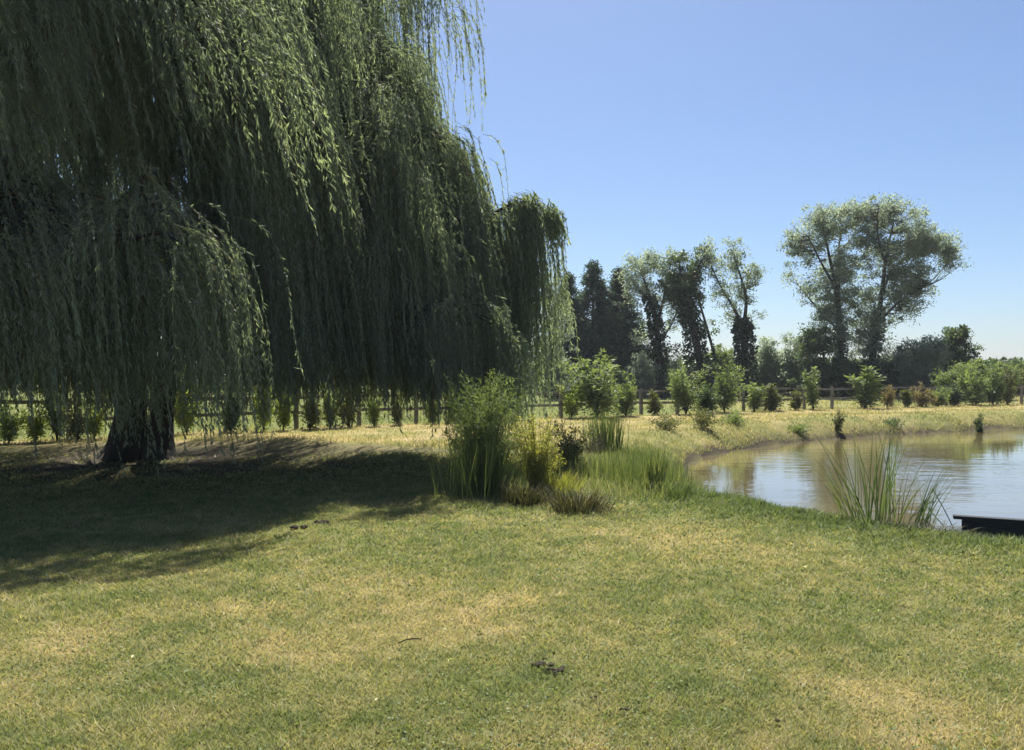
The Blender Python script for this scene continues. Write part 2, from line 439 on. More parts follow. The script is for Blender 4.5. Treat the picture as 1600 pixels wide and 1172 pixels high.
# ------------------------------------------------------------------ weeping willow
def willow():
    rng = np.random.default_rng(21)
    base = np.array([-7.45, 15.9, terrain(-7.45, 15.9)])
    root = empty('weeping_willow', base, 'huge weeping willow whose drooping curtain fills the left half, dark trunk in its own shade', 'tree')
    # ---- trunk
    tb = MB()
    def stem(ctrl, rad, K=22, sides=18, flare=.0, seed=0):
        P = polyline(ctrl, K); R = np.interp(np.linspace(0, 1, K), np.linspace(0, 1, len(rad)), rad)
        T = np.gradient(P, axis=0); T /= np.linalg.norm(T, axis=1, keepdims=True)
        a = np.arange(sides) / sides * 2 * PI
        t = np.linspace(0, 1, K)
        vs = []
        for k in range(K):
            U = np.cross(T[k], [0, 1, .01]); U /= np.linalg.norm(U); V = np.cross(T[k], U)
            lob = 1 + flare * math.exp(-t[k] * 9) * (np.cos(5 * a + seed) * .35 + np.cos(3 * a + 1.3 + seed) * .25) + .09 * np.cos(4 * a + t[k] * 3 + seed) + rng.normal(0, .02, sides)
            vs.append(P[k] + (R[k] * lob)[:, None] * (np.cos(a)[:, None] * U + np.sin(a)[:, None] * V))
        v = np.concatenate(vs)
        k, j = np.meshgrid(np.arange(K - 1), np.arange(sides), indexing='ij'); b = k * sides; j2 = (j + 1) % sides
        tb.add(v, np.stack([b + j, b + j2, b + sides + j2, b + sides + j], -1).reshape(-1, 4))
    stem([(-.32, 0, -.15), (-.28, 0, .35), (-.24, 0, 1.2), (-.22, .1, 2.4), (-.3, .3, 4.2)], [.60, .44, .33, .30, .30, .28], flare=.8)
    stem([(.38, -.1, -.15), (.38, -.1, .4), (.42, -.05, 1.0), (.55, .05, 2.3), (1.1, .2, 4.4)], [.36, .27, .20, .19, .18], flare=.5, seed=2)
    stem([(-.7, -.3, -.12), (-.45, -.18, .12), (-.2, -.05, .5)], [.12, .2, .3], K=8, sides=10)
    stem([(.85, -.5, -.12), (.55, -.3, .1), (.3, -.1, .45)], [.10, .17, .28], K=8, sides=10, seed=1)
    tb.build('trunk', M['bark'], root, smooth=True)

    # lobes of the crown: centre x, y, rim z, top z, rx, ry, tresses, strand length range, lean, kind
    lobes = [
        ('crown', -8.3, 17.7, 5.6, 12.4, 6.0, 5.8, 265, (2.2, 4.6), (.04, 0)),
        ('crown', -8.9, 12.6, 5.4, 10.2, 4.3, 3.3, 185, (1.4, 3.2), (.36, .02)),
        ('crown', -5.3, 11.6, 5.4, 8.8, 1.8, 1.5, 115, (1.0, 2.8), (.22, 0)),
        ('crown', -3.95, 17.0, 8.4, 12.0, 2.75, 2.3, 130, (1.4, 4.0), (.02, 0)),
        ('crown', -3.95, 16.2, 5.6, 9.0, 2.2, 1.9, 115, (2.4, 4.6), (.03, 0)),
        ('crown', -5.0, 13.2, 4.8, 8.4, 1.7, 1.5, 90, (1.6, 4.2), (.08, 0)),
        ('crown', -2.25, 15.2, 4.2, 6.7, 1.5, 1.5, 105, (2.0, 4.2), (.06, 0)),
        ('crown', -.8, 13.6, 1.8, 2.9, .85, 1.0, 40, (.8, 2.2), (.10, 0)),
        ('crown', -12.6, 13.6, 4.2, 8.0, 2.2, 2.6, 60, (2.0, 3.6), (.05, 0)),
        ('crown', -8.0, 17.2, 3.5, 4.9, 5.6, 5.4, 150, (1.8, 3.0), (.05, 0)),
        ('crown', -3.3, 14.9, 3.5, 5.2, 2.2, 1.8, 100, (1.8, 3.2), (.05, 0)),
        ('crown', -10.6, 14.2, 3.9, 6.4, 2.6, 2.2, 95, (1.6, 3.2), (.12, 0)),
        ('crown', -11.0, 16.5, 6.0, 9.0, 2.6, 2.4, 70, (2.0, 4.0), (.12, 0)),
        ('crown', -9.7, 15.0, 7.0, 10.8, 2.7, 2.3, 85, (2.0, 4.2), (.2, 0)),
        ('crown', -.95, 15.3, 3.3, 4.9, .9, .8, 60, (2.0, 3.6), (.04, 0)),
        ('crown', -5.5, 14.2, 7.4, 11.0, 2.3, 1.8, 115, (2.0, 3.8), (.08, 0)),  # upper lobe added to shade sunlit strands of the front lobe
        ('low_bough', -4.75, 9.9, 2.6, 3.75, 1.1, .9, 54, (.8, 2.5), (.10, 0)),
        ('low_bough', -7.3, 10.3, 2.7, 4.0, 2.3, 1.3, 90, (.8, 2.6), (.12, 0)),
        ('arching_bough', .40, 15.4, 4.55, 5.35, .40, .5, 32, (2.4, 4.1), (.02, 0)),
    ]
    parts = {}
    limb = {}
    for kind in ('crown', 'low_bough', 'arching_bough'):
        parts[kind] = MB(); limb[kind] = MB()
    for li, (kind, lx, ly, ez, tz, rx, ry, n, (l0, l1), lean) in enumerate(lobes):
        big = rx > 3
        rho = rng.random(n) ** (.42 if big else .5); nbg = max(3, n // 6)
        th = (np.sort(rng.random(nbg)) * 2 * PI)[rng.integers(0, nbg, n)] + rng.normal(0, .1, n)
        lump = 1 + .13 * np.sin(3 * th + li) + .09 * np.sin(5 * th + 2 * li)
        bx = lx + rho * rx * np.cos(th) * lump; by = ly + rho * ry * np.sin(th) * lump
        bz = ez + (tz - ez) * np.sqrt(np.clip(1 - rho ** 2, 0, 1)) + rng.normal(0, .25 if kind == 'crown' else .38, n) * (1 if rx > 1 else .4)
        tress_t = rng.normal(.45, .2, n)
        au = np.zeros(n)
        if kind == 'arching_bough':
            arch = polyline([(-1.7, 15.3, 3.5), (-.8, 15.4, 4.5), (-.2, 15.4, 4.95), (.26, 15.4, 5.08), (.62, 15.4, 4.95), (.82, 15.4, 4.6)], 60)
            au = np.sort(.18 + .82 * rng.random(n)); ak = (au * 59).astype(int)
            bx, by, bz = (arch[ak] + rng.normal(0, .05, (n, 3))).T
        # limbs: a few main arching branches, then branchlets to each tress
        top = np.array([lx, ly, tz - .35])
        o = np.array([-7.5 + .12 * (lx + 7.5), 16.0 + .1 * (ly - 16), 2.6])
        mid = (o + top) / 2 + np.array([0, 0, .18 * np.linalg.norm(top - o)])
        if tz < mid[2]: mid[2] = tz + .2
        main = polyline([o, o * .7 + mid * .3 + [0, 0, .5], mid, top], 14)
        r0 = .05 + .022 * np.linalg.norm(top - o) if big else .04 + .009 * np.linalg.norm(top - o)
        if kind == 'arching_bough': tubes(limb[kind], arch[None], np.linspace(.05, .008, 60)[None], 7)
        else: tubes(limb[kind], main[None], np.linspace(r0, .03, 14)[None], 7)
        for i in range(n if kind != 'arching_bough' else 0):
            k = 13 - int(rng.random() * 5); a = main[k]; e = np.array([bx[i], by[i], bz[i]])
            q = (a + e) / 2; q[2] = max(a[2], e[2]) + .12 * np.linalg.norm(e - a) * (.4 if rho[i] > .5 else .1)
            pts = polyline([a, q, e], 7)
            tubes(limb[kind], pts[None], np.linspace(.017, .006, 7)[None], 4)
        # strands
        ns = rng.integers(6, 22, n)
        idx = np.repeat(np.arange(n), ns); S = len(idx)
        st = np.stack([bx[idx], by[idx], bz[idx]], -1) + rng.normal(0, 1, (S, 3)) * ([.2, .2, .16] if rx > 1 else [.1, .1, .1])
        oth = th[idx] + rng.normal(0, .5, S)
        out_ = (.22 + .35 * rng.random(S)) * (.5 + .7 * rho[idx]) * (1 if rx > 1 else .5)
        L = l0 + (l1 - l0) * rng.random(S) ** 1.1
        tl = rng.normal(1, .13, n)[idx]; L = L * tl
        floor = 1.15 + .55 * fbm(st[:, 0] * 1.0, st[:, 1], .9, 3) + rng.normal(0, .28, S) - .35 * (rng.random(S) < .1)
        if kind == 'crown' and ly < 13 and ez > 5.2: floor = 3.3 + .9 * rng.random(S)
        if kind == 'low_bough': tress_t = tress_t + .08
        if kind == 'low_bough' and lx > -6: floor = floor - .1 - .6 * rng.random(S) ** 2
        if kind == 'arching_bough': floor = .75 + .7 * rng.random(S)
        if lx > -2.5 and kind == 'crown': floor = np.where(st[:, 0] > -1.05, .35 + .9 * rng.random(S), floor)
        if ez < 5.0 and kind != 'arching_bough': L = np.where(rng.random(S) < .55, np.maximum(L, st[:, 2] - floor + .2), L)
        if ez > 8: L = np.where((rho[idx] > .6) & (np.cos(th[idx]) > .1), .7 + 2.3 * rng.random(S), L)
        if kind == 'arching_bough': L = np.where(au[idx] > .8, .3 + .55 * rng.random(S), L)
        L = np.clip(L, .3, np.maximum(.5, st[:, 2] - floor + .2))
        K = 12
        s = np.linspace(0, 1, K)[None] * L[:, None]
        hor = out_[:, None] * (1 - np.exp(-s / .5))
        dz = -(s - .42 * (1 - np.exp(-s / .38)))
        lx_ = (rng.normal(0, .05, n)[idx] + lean[0] + rng.normal(0, .03, S))[:, None]; ly_ = (rng.normal(0, .05, n)[idx] + lean[1])[:, None]
        ph = rng.random((S, 1)) * 6.28; fr = 1.2 + rng.random((S, 1)) * 2
        wob = .035 * np.minimum(s, 1) * np.sin(ph + fr * s); wob2 = .035 * np.minimum(s, 1) * np.cos(ph * 1.7 + fr * s)
        P = np.stack([st[:, 0:1] + hor * np.cos(oth)[:, None] + lx_ * s + wob, st[:, 1:2] + hor * np.sin(oth)[:, None] + ly_ * s + wob2, st[:, 2:3] + dz], -1)
        tubes(parts[kind], P, np.linspace(.0042, .0012, K)[None].repeat(S, 0), 3, .5, 1)
        # leaves along strands
        nl = (L / (.031 if rx > 1 else .024)).astype(int)
        sid = np.repeat(np.arange(S), nl); N = len(sid)
        u = .04 + .96 * rng.random(N)
        fk = u * (K - 1); k0 = np.minimum(fk.astype(int), K - 2); ft = (fk - k0)[:, None]
        pp = P[sid, k0] * (1 - ft) + P[sid, k0 + 1] * ft
        T = P[sid, k0 + 1] - P[sid, k0]; T /= np.linalg.norm(T, axis=1, keepdims=True) + 1e-9
        D = T + rng.normal(0, .3, (N, 3))
        size = (.07 + .055 * rng.random(N)) * (.82 if kind == 'low_bough' else 1)
        tint = np.clip(tress_t[idx][sid] + rng.normal(0, .13, N) + .1 * (u - .5), 0, 1)
        leaves(parts[kind], pp, D, size, size * .16 + .002, rng, tint)
    for kind, pm in parts.items():
        pm.v = [q - base for q in pm.v]; limb[kind].v = [q - base for q in limb[kind].v]
        o = pm.build(kind, [M['willow'], M['willow_twig']], root)
        limb[kind].build('branches', M['bark'], o, smooth=True)
        if kind == 'low_bough': o['label'] = 'lower bough hanging in front of the trunk'
        if kind == 'arching_bough': o['label'] = 'thin arching bough hanging apart at the right edge'
    return root


willow()


# ------------------------------------------------------------------ background trees
def bgtree(name, label, d, limbs, blobs, mat, leaf=(.2, .09), sigma=.45, per=30, ivy=(), group=None, cat='tree', seed=1, bark='bark', parts=('trunk', 'crown'), dz=0., twigs=True, drop=.0):
    rng = np.random.default_rng(seed)
    bx = W(limbs[0][0][0], HY, d); gz = float(terrain(bx[0], d))
    base = np.array([bx[0], d, gz])
    root = empty(name, base, label, cat, group)
    tb, cb = MB(), MB()
    nodes = []
    lines = []
    for li, lb in enumerate(limbs):
        dy = lb[0][3] if len(lb[0]) > 3 else 0.
        pts = []
        for q in lb:
            w = W(q[0], q[1], d); w[1] += (q[3] if len(q) > 3 else 0.) ; w[0] *= 1.0
            pts.append([*w, q[2] * d / FOC])
        P = polyline(pts, 16)
        if li == 0: P[0, 2] = gz - .2
        P[:, :3] += np.cumsum(rng.normal(0, .012, (16, 3)), 0) * (np.linspace(0, 1, 16)[:, None])
        tubes(tb, (P[:, :3] - base)[None], np.maximum(P[:, 3] * .72, .015)[None], 8)
        nodes.append(P[3:]); lines.append(P)
    nodes = np.concatenate(nodes)
    # fine foliage along the limbs themselves
    blobs = list(blobs)
    for lb in limbs[1:]:
        if len(lb) > 2 and len(blobs) > 4:
            for q in lb[1:]: blobs.append((q[0], q[1], 13, 15, 7))
    for (px, py, rx, ry, nc) in blobs:
        nc = int(nc * 1.7)
        c = W(px, py, d); sx = rx * d / FOC; sz = ry * d / FOC; sy = max(sx, sz * .7)
        q = rng.normal(size=(nc, 3)); q /= np.linalg.norm(q, axis=1, keepdims=True)
        q *= rng.random((nc, 1)) ** (1 / 2.3)
        cc = c + q * [sx, sy, sz] * 1.06 + rng.normal(0, .22, (nc, 3))
        cc = cc[fbm(cc[:, 0] * 1.0 + 50, cc[:, 2] * 1.0 + 50, 1.15, 2) + rng.normal(0, .07, nc) > .34]; nc = len(cc)
        if nc == 0: continue
        # twigs
        TP = []; TR = []
        for e in cc:
            dd = np.linalg.norm(nodes[:, :3] - e, axis=1) + 1.5 * np.maximum(0, nodes[:, 2] - e[2] + .3)
            a = nodes[np.argmin(dd)]
            mid = (a[:3] + e) / 2 + np.array([0, 0, -.08 * np.linalg.norm(e - a[:3])]) + rng.normal(0, .05, 3)
            TP.append(polyline([a[:3], mid, e], 5)); r = min(a[3] * .5, .008 + .006 * np.linalg.norm(e - a[:3])); TR.append(np.linspace(r, .006, 5))
        if twigs: tubes(tb, np.array(TP) - base, np.array(TR), 4)
        per = per * 2.2; sigma_ = sigma * .85
        npc = rng.integers(int(per * .5), int(per * 1.5) + 1, nc); per = per / 2.2
        idx = np.repeat(np.arange(nc), npc); N = len(idx)
        sg = sigma_ * (.35 + 1.0 * rng.random(nc))[idx][:, None]
        off = rng.normal(0, 1, (N, 3)); off *= (rng.random((N, 1)) ** .5 * 1.75) / np.linalg.norm(off, axis=1, keepdims=True); off = off * sg * [1, 1, .75]; off[:, 2] -= .5 * np.abs(off[:, 0]) * rng.random(N)
        P = cc[idx] + off
        D = rng.normal(0, 1, (N, 3)) + off / (sg + 1e-6) * .3; D[:, 2] -= drop
        tt = np.clip(rng.normal(.45, .16, nc)[idx] + rng.normal(0, .15, N), 0, 1)
        s = (.7 + .6 * rng.random(N))
        ok = P[:, 2] > gz + .05
        leaves(cb, (P - base)[ok], D[ok], (leaf[0] * s)[ok], (leaf[1] * s)[ok], rng, tt[ok])
    tr = tb.build(parts[0], M[bark], root, smooth=True)
    cb.build(parts[1], M[mat], root)
    if ivy:
        ib = MB()
        for (li, t0, t1, r, n) in ivy:
            Pl = lines[li]
            u = t0 + (t1 - t0) * rng.random(n); fk = u * 15; k0 = np.minimum(fk.astype(int), 14); ft = (fk - k0)[:, None]
            q = Pl[k0] * (1 - ft) + Pl[k0 + 1] * ft
            a = rng.random(n) * 2 * PI
            lump = .55 + .9 * vnoise(a * 1.3 + li * 7, u * 14)
            rad = q[:, 3] * .6 + r * lump * rng.random(n) ** .7 * (1.15 - .5 * (u - t0) / (t1 - t0))
            P = q[:, :3] + np.stack([np.cos(a) * rad, np.sin(a) * rad, rng.normal(0, .15, n)], -1)
            D = np.stack([np.cos(a), np.sin(a), -.6 + 0 * a], -1) + rng.normal(0, .5, (n, 3))
            leaves(ib, P - base, D, .24, .18, rng, np.clip(rng.normal(.45, .2, n), 0, 1))
        ib.build('ivy', M['ivy'], tr)
    return root


def conifer(name, label, px, top, d, wpx, seed, mat='conifer', group=None):
    rng = np.random.default_rng(seed)
    c = W(px, top, d); gz = float(terrain(c[0], d)); H = c[2] - gz; Rm = wpx * d / FOC / 2
    root = empty(name, (c[0], d, gz), label, 'tree', group)
    tb, cb = MB(), MB()
    tubes(tb, np.array([[[0, 0, -.2], [.03, 0, H * .5], [0, 0, H]]]), np.array([[.22, .12, .02]]), 7)
    nb = 190
    P0 = []; TP = []; TR = []
    for i in range(nb):
        t = (i + rng.random()) / nb; t = .05 + .95 * t
        z = H * t
        R = Rm * min(1, (1 - t) * 1.3 + .02) ** 1.05 * (.72 + .45 * rng.random())
        if rng.random() < .12: R *= 1.25
        a = rng.random() * 2 * PI
        tip = np.array([math.cos(a) * R, math.sin(a) * R, z + R * (.25 * t - .22)])
        br = polyline([(0, 0, z), (tip[0] * .5, tip[1] * .5, z + R * .1), tip], 6)
        TP.append(br); TR.append(np.linspace(.035, .008, 6))
        n = int(30 + 75 * R)
        u = .15 + .85 * rng.random(n) ** .7; fk = u * 5; k0 = np.minimum(fk.astype(int), 4); ft = (fk - k0)[:, None]
        q = br[k0] * (1 - ft) + br[k0 + 1] * ft + rng.normal(0, 1, (n, 3)) * [.17, .17, .13]
        D = np.stack([np.full(n, math.cos(a)), np.full(n, math.sin(a)), np.full(n, -.25)], -1) + rng.normal(0, .6, (n, 3))
        leaves(cb, q, D, .26, .09, rng, np.clip(rng.normal(.4, .1) + rng.normal(0, .15, n), 0, 1))
    tubes(tb, np.array(TP), np.array(TR), 4)
    tb.build('trunk', M['bark'], root, smooth=True); cb.build('crown', M[mat], root)
    return root


# the conifer group right of the willow
conifer('conifer', 'tallest of the three dark conifers, in their middle', 926, 410, 62, 165, 31)
conifer('conifer', 'left of the three dark conifers, beside the willow curtain', 888, 428, 61, 120, 32)
conifer('conifer', 'right slender dark conifer, next to the round grey-green poplar', 966, 420, 63, 128, 33)

# grey-green pale tree partly behind the willow's right edge
bgtree('broadleaf_tree', 'pale grey-green tree showing between the willow edge and the conifers', 55,
       [[(862, 632, 5), (860, 560, 3), (858, 490, 1.5)]],
       [(862, 500, 22, 30, 40), (868, 545, 22, 35, 45), (852, 450, 14, 24, 18), (874, 590, 18, 30, 30)], 'silver', (.16, .07), .35, 30, seed=41)

# ivy-clad poplars
bgtree('ivy_clad_tree', 'upright ivy-clad poplar with a round airy crown, beside the conifers', 60,
       [[(1034, 640, 9), (1030, 560, 8), (1024, 500, 6), (1012, 455, 3.4), (1000, 420, 2)],
        [(1026, 510, 4), (1036, 470, 3), (1044, 430, 2), (1050, 405, 1)],
        [(1016, 470, 3), (996, 450, 2.2), (984, 425, 1.3, 1.)],
        [(1028, 540, 3), (1050, 505, 2), (1062, 470, 1.2, -1)]],
       [(1000, 425, 26, 27, 46), (1030, 412, 28, 20, 40), (1012, 452, 30, 22, 30), (1046, 436, 22, 28, 30), (1006, 480, 22, 18, 12), (1000, 540, 22, 40, 16), (1052, 480, 16, 22, 10)],
       'poplar', (.18, .08), .36, 15, ivy=[(0, .0, .72, .55, 2200)], seed=42)
bgtree('ivy_clad_tree', 'leaning ivy-clad poplar with a dark heavy crown, between the two airy ones', 59,
       [[(1100, 640, 10), (1096, 580, 9), (1084, 520, 8), (1072, 470, 6), (1064, 430, 3.5), (1060, 400, 1.6)],
        [(1074, 480, 4), (1050, 455, 3), (1034, 440, 1.5, .8)],
        [(1068, 450, 3), (1086, 425, 2), (1098, 400, 1.2, -.8)],
        [(1120, 560, 3.2, .4), (1106, 510, 3, .4), (1092, 460, 2, .6), (1082, 425, 1, .6)]],
       [(1058, 415, 26, 22, 40), (1078, 430, 24, 26, 45), (1060, 450, 24, 20, 40), (1040, 440, 18, 18, 16), (1096, 412, 18, 20, 16), (1072, 480, 18, 26, 26), (1105, 450, 10, 14, 6), (1050, 560, 18, 26, 12)],
       'dark', (.19, .09), .34, 18, ivy=[(0, .0, .8, .75, 3200)], seed=43)
bgtree('ivy_clad_tree', 'forked thin-crowned poplar with a stout ivy-clad trunk, left of the big tree', 58,
       [[(1165, 640, 10), (1164, 580, 9), (1163, 530, 8), (1160, 500, 6)],
        [(1160, 512, 5), (1146, 480, 3.2), (1128, 450, 2.2), (1112, 415, 1.4), (1104, 395, .8)],
        [(1162, 510, 5), (1166, 470, 3.4), (1160, 440, 2.4), (1150, 410, 1.6), (1145, 385, .8)],
        [(1164, 470, 2.4), (1172, 440, 1.6, .6), (1180, 415, 1, .6)]],
       [(1150, 402, 20, 22, 30), (1166, 425, 20, 22, 24), (1112, 410, 18, 24, 22), (1130, 455, 18, 22, 14), (1160, 460, 16, 24, 16), (1178, 436, 14, 14, 10), (1140, 490, 14, 18, 8), (1178, 505, 8, 16, 6)],
       'poplar', (.17, .075), .32, 13, ivy=[(0, .0, 1.0, .62, 2600)], seed=44)
# big twin-trunk tree
bgtree('twin_trunk_tree', 'largest background tree, two trunks under a wide airy grey-green crown', 60,
       [[(1318, 650, 9, .4), (1316, 570, 8, .4), (1314, 510, 6.5, .2), (1306, 450, 4.6), (1296, 400, 3), (1284, 350, 1.6)],
        [(1352, 640, 9, -.4), (1358, 570, 8, -.4), (1370, 510, 6.5), (1378, 450, 4.6), (1384, 400, 3), (1396, 345, 1.5)],
        [(1310, 480, 3.6), (1318, 430, 2.8, .8), (1322, 380, 2, 1.4), (1334, 330, 1, 1.8)],
        [(1306, 450, 3), (1276, 415, 2.2, -1), (1250, 375, 1.4, -1.6)],
        [(1314, 520, 3), (1286, 480, 2.2, 1), (1258, 440, 1.3, 1.5)],
        [(1378, 460, 3.4), (1404, 420, 2.6, 1), (1436, 395, 1.8, 1.2), (1476, 385, 1, 1.2)],
        [(1372, 505, 3), (1398, 470, 2.2, -1), (1428, 450, 1.3, -1.4)],
        [(1382, 410, 2.6), (1360, 370, 1.8, -1.2), (1352, 330, 1, -2)]],
       [(1290, 345, 38, 26, 80), (1345, 338, 36, 24, 70), (1400, 340, 36, 27, 80), (1250, 375, 26, 26, 42), (1428, 375, 26, 32, 62), (1468, 385, 26, 20, 50), (1484, 405, 14, 18, 22),
        (1300, 390, 36, 30, 55), (1385, 395, 40, 32, 75), (1340, 390, 22, 28, 26), (1262, 425, 30, 28, 34), (1290, 470, 24, 34, 30), (1345, 460, 22, 34, 26), (1404, 455, 32, 26, 36), (1425, 470, 20, 20, 14), (1395, 490, 14, 14, 8),
        (1320, 430, 40, 34, 50), (1420, 425, 34, 26, 36), (1272, 455, 26, 28, 26), (1365, 490, 30, 30, 30), (1310, 485, 24, 30, 28), (1440, 440, 22, 16, 18),
        (1290, 520, 26, 34, 60), (1350, 530, 28, 40, 60), (1375, 560, 18, 30, 30)],
       'silver', (.17, .075), .4, 28, ivy=[(0, .0, .4, .3, 700), (1, .0, .5, .35, 800)], seed=45)
bgtree('shrub', 'dark bushy thicket around the feet of the two big trunks', 58.5,
       [[(1290, 640, 5), (1288, 590, 3), (1285, 540, 1.5)], [(1330, 640, 5), (1332, 590, 3), (1335, 560, 1.5)]],
       [(1276, 545, 24, 34, 70), (1300, 590, 32, 34, 90), (1345, 595, 30, 30, 80), (1268, 600, 22, 26, 50)], 'dark', (.18, .09), .4, 30, cat='thicket', seed=46)
bgtree('shrub', 'very dark rounded bush right of the big trunks', 57,
       [[(1388, 640, 4), (1388, 600, 3), (1388, 580, 1.5)]],
       [(1386, 592, 24, 24, 110), (1378, 612, 20, 16, 50), (1398, 606, 16, 20, 50)], 'conifer', (.16, .08), .28, 40, cat='bush', seed=47)
bgtree('shrub', 'green bush between the leaning and the forked ivy-clad trees', 64,
       [[(1122, 636, 4), (1122, 590, 2.5), (1122, 560, 1.3)]],
       [(1122, 568, 26, 26, 80), (1110, 592, 26, 24, 60), (1140, 592, 18, 22, 40)], 'mid', (.18, .09), .35, 34, cat='bush', seed=48)
bgtree('shrub', 'grey-green bush with upright tips just right of the forked ivy-clad tree', 62,
       [[(1198, 640, 4), (1197, 590, 2.5), (1196, 550, 1.3)]],
       [(1196, 560, 14, 26, 50), (1186, 585, 16, 28, 45), (1208, 588, 16, 26, 45)], 'silver', (.17, .08), .33, 32, cat='bush', seed=49)
bgtree('shrub', 'grey-green bush leaning on the left side of the big tree', 61,
       [[(1238, 640, 4), (1238, 590, 2.5), (1238, 560, 1.3)]],
       [(1236, 560, 20, 32, 70), (1222, 590, 18, 26, 50), (1252, 590, 20, 30, 60)], 'silver', (.17, .08), .35, 32, cat='bush', seed=50)
bgtree('broadleaf_tree', 'grey-green rounded tree right of the dark round bush', 56,
       [[(1438, 640, 6), (1440, 590, 4), (1444, 550, 2)]],
       [(1428, 560, 24, 26, 80), (1456, 555, 20, 24, 60), (1440, 590, 30, 26, 80), (1418, 590, 18, 30, 50), (1425, 612, 22, 20, 40)], 'silver', (.17, .085), .35, 36, seed=51)
bgtree('broadleaf_tree', 'small dark tree with tiered branches rising behind the right-hand bushes', 60,
       [[(1488, 640, 5), (1490, 580, 4), (1494, 545, 2.4), (1492, 520, 1.2)], [(1492, 560, 2), (1510, 548, 1.2)]],
       [(1492, 526, 14, 13, 34), (1478, 540, 14, 10, 22), (1506, 546, 18, 9, 30), (1490, 562, 22, 14, 50), (1484, 585, 20, 18, 40)], 'dark', (.18, .1), .28, 34, seed=52)
bgtree('shrub', 'broad olive-green bush below the tiered tree by the fence', 50,
       [[(1508, 640, 3), (1510, 600, 2)]],
       [(1498, 598, 26, 24, 70), (1526, 592, 24, 24, 60), (1510, 615, 26, 18, 50)], 'mid', (.16, .07), .32, 32, cat='bush', seed=53)
bgtree('shrub', 'green bush with a jagged top near the right picture edge', 52,
       [[(1560, 640, 3), (1560, 600, 2)]],
       [(1556, 594, 16, 20, 45), (1572, 590, 12, 20, 30), (1562, 615, 18, 16, 35)], 'mid', (.16, .07), .3, 32, cat='bush', seed=54)
bgtree('shrub', 'yellow-green sunlit bush at the right picture edge', 64,
       [[(1600, 640, 3), (1600, 600, 2)]],
       [(1592, 596, 20, 18, 70), (1622, 594, 26, 20, 70), (1655, 592, 26, 20, 60), (1604, 615, 24, 14, 40)], 'yellow', (.18, .09), .32, 34, cat='bush', seed=55)
bgtree('shrub', 'shaded grey-green undergrowth beneath the conifers', 58,
       [[(1000, 640, 3), (1000, 600, 2)]],
       [(1000, 590, 20, 34, 60), (985, 610, 20, 22, 40), (1060, 600, 20, 26, 40), (1018, 615, 22, 18, 30)], 'silver', (.17, .08), .33, 30, cat='bush', seed=56)
bgtree('shrub', 'dark low thicket in front of the conifer trunks', 57,
       [[(910, 640, 3), (910, 600, 2)]],
       [(880, 600, 22, 26, 60), (915, 600, 26, 26, 70), (950, 600, 24, 26, 60)], 'dark', (.18, .09), .33, 32, cat='thicket', seed=57)


# far hedges and woods beyond the fields: a mass nobody could count
def hedge_line(name, label, x0, x1, y0, y1, h, n, mat, seed):
    rng = np.random.default_rng(seed)
    mbh = MB()
    t = rng.random(n); x = x0 + (x1 - x0) * t + rng.normal(0, .6, n); y = y0 + (y1 - y0) * t + rng.normal(0, 1.0, n)
    hh = h * (.55 + .8 * fbm(x, y * .2, .12, 3))
    z = hh * rng.random(n) ** .75
    sz = (y0 + y1) / 2 / FOC * 3.2
    leaves(mbh, np.stack([x, y, z], -1), rng.normal(0, 1, (n, 3)), sz * 1.6, sz, rng, np.clip(.45 + (fbm(x, y, .3, 2) - .5) * .8 + rng.normal(0, .15, n), 0, 1))
    o = mbh.build(name, M[mat])
    return tag(o, label, 'hedge', None, 'stuff')


hedge_line('distant_hedge', 'sunlit hedge across the field behind the willow', -75, 6, 70, 84, 2.9, 26000, 'bright', 61)
hedge_line('distant_wood', 'thin far tree line on the horizon behind the pond', 0, 210, 150, 170, 3.6, 30000, 'mid', 62)
hedge_line('distant_hedge', 'dark low hedge running behind the right-hand fence', 2, 44, 67, 64, 3.0, 24000, 'dark', 63)


# ------------------------------------------------------------------ fence
def fence():
    rng = np.random.default_rng(70)
    root = empty('post_and_rail_fence', (*FENCE[3], 0), 'weathered two-rail wooden fence running behind the willow and pond', 'fence')
    b0 = np.array([*FENCE[3], 0])
    seg = np.hypot(*np.diff(FENCE, axis=0).T); cum = np.concatenate([[0], np.cumsum(seg)])
    n = int(cum[-1] / 2.05)
    s = np.linspace(0, cum[-1], n)
    xs = np.interp(s, cum, FENCE[:, 0]); ys = np.interp(s, cum, FENCE[:, 1])
    zs = terrain(xs, ys)
    for i in range(n):
        pb = MB(); a = math.atan2(ys[min(i + 1, n - 1)] - ys[max(i - 1, 0)], xs[min(i + 1, n - 1)] - xs[max(i - 1, 0)])
        hgt = 1.12 + rng.normal(0, .03)
        box_mb(pb, (xs[i] - b0[0], ys[i] - b0[1], zs[i] + hgt / 2 - .15), (.12, .11, hgt + .3), a + rng.normal(0, .05))
        pb.build('post', M['wood'], root)
        if i < n - 1:
            for hz in (1.0, .52):
                rb = MB(); A = np.array([xs[i], ys[i], zs[i] + hz + rng.normal(0, .012)]) - b0; B = np.array([xs[i + 1], ys[i + 1], zs[i + 1] + hz + rng.normal(0, .012)]) - b0
                off = np.array([math.sin(a), -math.cos(a), 0]) * .078
                A = A + off; B = B + off; d = (B - A); L = np.linalg.norm(d); d /= L
                u = np.array([-d[1], d[0], 0]) * .022; w = np.array([0, 0, .05])
                A = A + d * .004; B = B - d * .004
                v = [A - u - w, A + u - w, A + u + w, A - u + w, B - u - w, B + u - w, B + u + w, B - u + w]
                rb.add(v, [[0, 1, 2, 3], [7, 6, 5, 4], [0, 4, 5, 1], [1, 5, 6, 2], [2, 6, 7, 3], [3, 7, 4, 0]])
                rb.build('rail', M['wood'], root)


fence()


